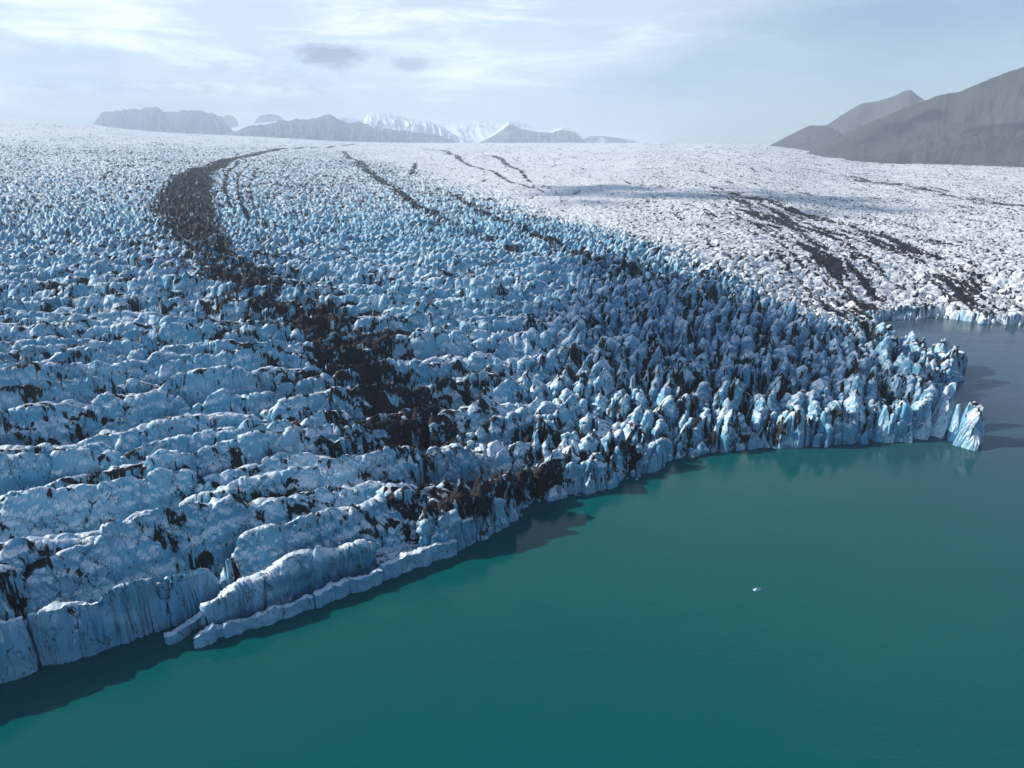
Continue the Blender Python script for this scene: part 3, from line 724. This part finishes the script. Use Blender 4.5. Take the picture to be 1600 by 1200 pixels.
# ------------------------------------------------------------------ haze
def haze():
    bpy.context.view_layer.update()
    zmax = max(max(v[2] for v in o.bound_box) for o in scene.objects if o.type == 'MESH')
    x0, x1, y0, y1, z0, z1 = -22000, 22000, -22000, 22000, -7.5, zmax + 20
    v = [(x, y, z) for x in (x0, x1) for y in (y0, y1) for z in (z0, z1)]
    f = [(0, 1, 3, 2), (4, 6, 7, 5), (0, 4, 5, 1), (2, 3, 7, 6), (0, 2, 6, 4), (1, 5, 7, 3)]
    m = bpy.data.materials.new('haze_air'); m.use_nodes = True; nt = m.node_tree; nt.nodes.clear()
    out = nt.nodes.new('ShaderNodeOutputMaterial'); pv = nt.nodes.new('ShaderNodeVolumePrincipled')
    pv.inputs['Color'].default_value = (0.74, 0.87, 1.0, 1); pv.inputs['Density'].default_value = 8.5e-5; pv.inputs['Anisotropy'].default_value = 0.0
    nt.links.new(pv.outputs[0], out.inputs['Volume'])
    o = mesh_obj('haze', np.array(v, float), np.array(f), m, smooth=False)
    tag(o, 'thin pale blue air over the glacier', kind='stuff'); open('/tmp/ztop','w').write(str(z1)) if False else None
haze()
# ------------------------------------------------------------------ clouds whose shadows lie on the ice, the water and the slopes
CLOUD, nt, bs, out = new_mat('cloud_white'); bs.inputs['Base Color'].default_value = (0.9, 0.9, 0.92, 1); bs.inputs['Roughness'].default_value = 1.0; bs.inputs['Specular IOR Level'].default_value = 0.0
def cloud(label, targets, alt, seed):
    rg = np.random.default_rng(seed); Vs, Fs, n0 = [], [], 0
    nu, nv = 28, 16
    for (tx, ty, tz, rad) in targets:
        for _ in range(5):
            k = (alt - tz) / SUN_DIR[2]
            c = np.array([tx, ty, tz]) + SUN_DIR * k + rg.normal(0, rad * 0.45, 3) * (1, 1, 0.25)
            r0 = rad * rg.uniform(0.35, 0.75)
            T, P = np.meshgrid(np.linspace(0.02, math.pi - 0.02, nv), np.linspace(0, 2 * math.pi, nu, endpoint=False), indexing='ij')
            d = np.stack([np.sin(T) * np.cos(P), np.sin(T) * np.sin(P), np.cos(T) * 0.45], -1)
            q = 1 + 0.5 * fbm(d[..., 0] * 2.5 + c[0], d[..., 1] * 2.5 + d[..., 2] * 3 + c[1], 4, seed)
            V = c + d * (r0 * q)[..., None]
            Vs.append(V.reshape(-1, 3)); I = np.arange(nu * nv).reshape(nv, nu) + n0; n0 += nu * nv
            a = I[:-1]; e = I[1:]
            Fs.append(np.stack([a.ravel(), e.ravel(), np.roll(e, -1, 1).ravel(), np.roll(a, -1, 1).ravel()], 1))
    V = np.concatenate(Vs); c0 = V.mean(0)
    o = mesh_obj('cloud', V - c0, np.concatenate(Fs), CLOUD); o.location = c0
    return tag(o, label, kind='structure')
def gt(px, py, rad, water=False):
    if water: p = at_z(px, py); return (p[0], p[1], 0.0, rad)
    (x, y), t = unproj(px, py); return (x, y, float(base_z(np.array([x]), np.array([y]))[0]), rad)
cloud('small cumulus high above the middle of the glacier front', [gt(930, 420, 38), gt(1010, 450, 45), (gt(1090, 480, 45)), gt(1170, 500, 40), gt(1230, 530, 32), gt(1130, 560, 34), gt(1030, 540, 36), gt(960, 500, 36), gt(1290, 565, 26)], 2000, 1)
cloud('flat cumulus above the upper ice', [gt(850, 292, 40), gt(905, 300, 60), gt(960, 296, 70), gt(1035, 306, 60), gt(1100, 300, 35), gt(930, 318, 30)], 3200, 2)
cloud('cumulus above the right part of the ice', [gt(1190, 300, 45), gt(1250, 316, 70), gt(1320, 312, 50), gt(1380, 326, 40), gt(1120, 350, 20), gt(1290, 336, 35)], 3200, 3)
def mt(px, py, r, rad): p = at_r(px, py, r); return (p[0], p[1], p[2], rad)
cloud('cloud above the scree mountain', [mt(1345, 205, 4150, 80), mt(1385, 185, 4250, 110), mt(1425, 178, 4300, 110)], 2900, 5)
cloud('cloud bank above the right end of the scree mountain', [mt(1500, 185, 3900, 60), mt(1560, 168, 3900, 90), mt(1600, 150, 3900, 110)], 2900, 6)

print('script done', time.time() - T0)
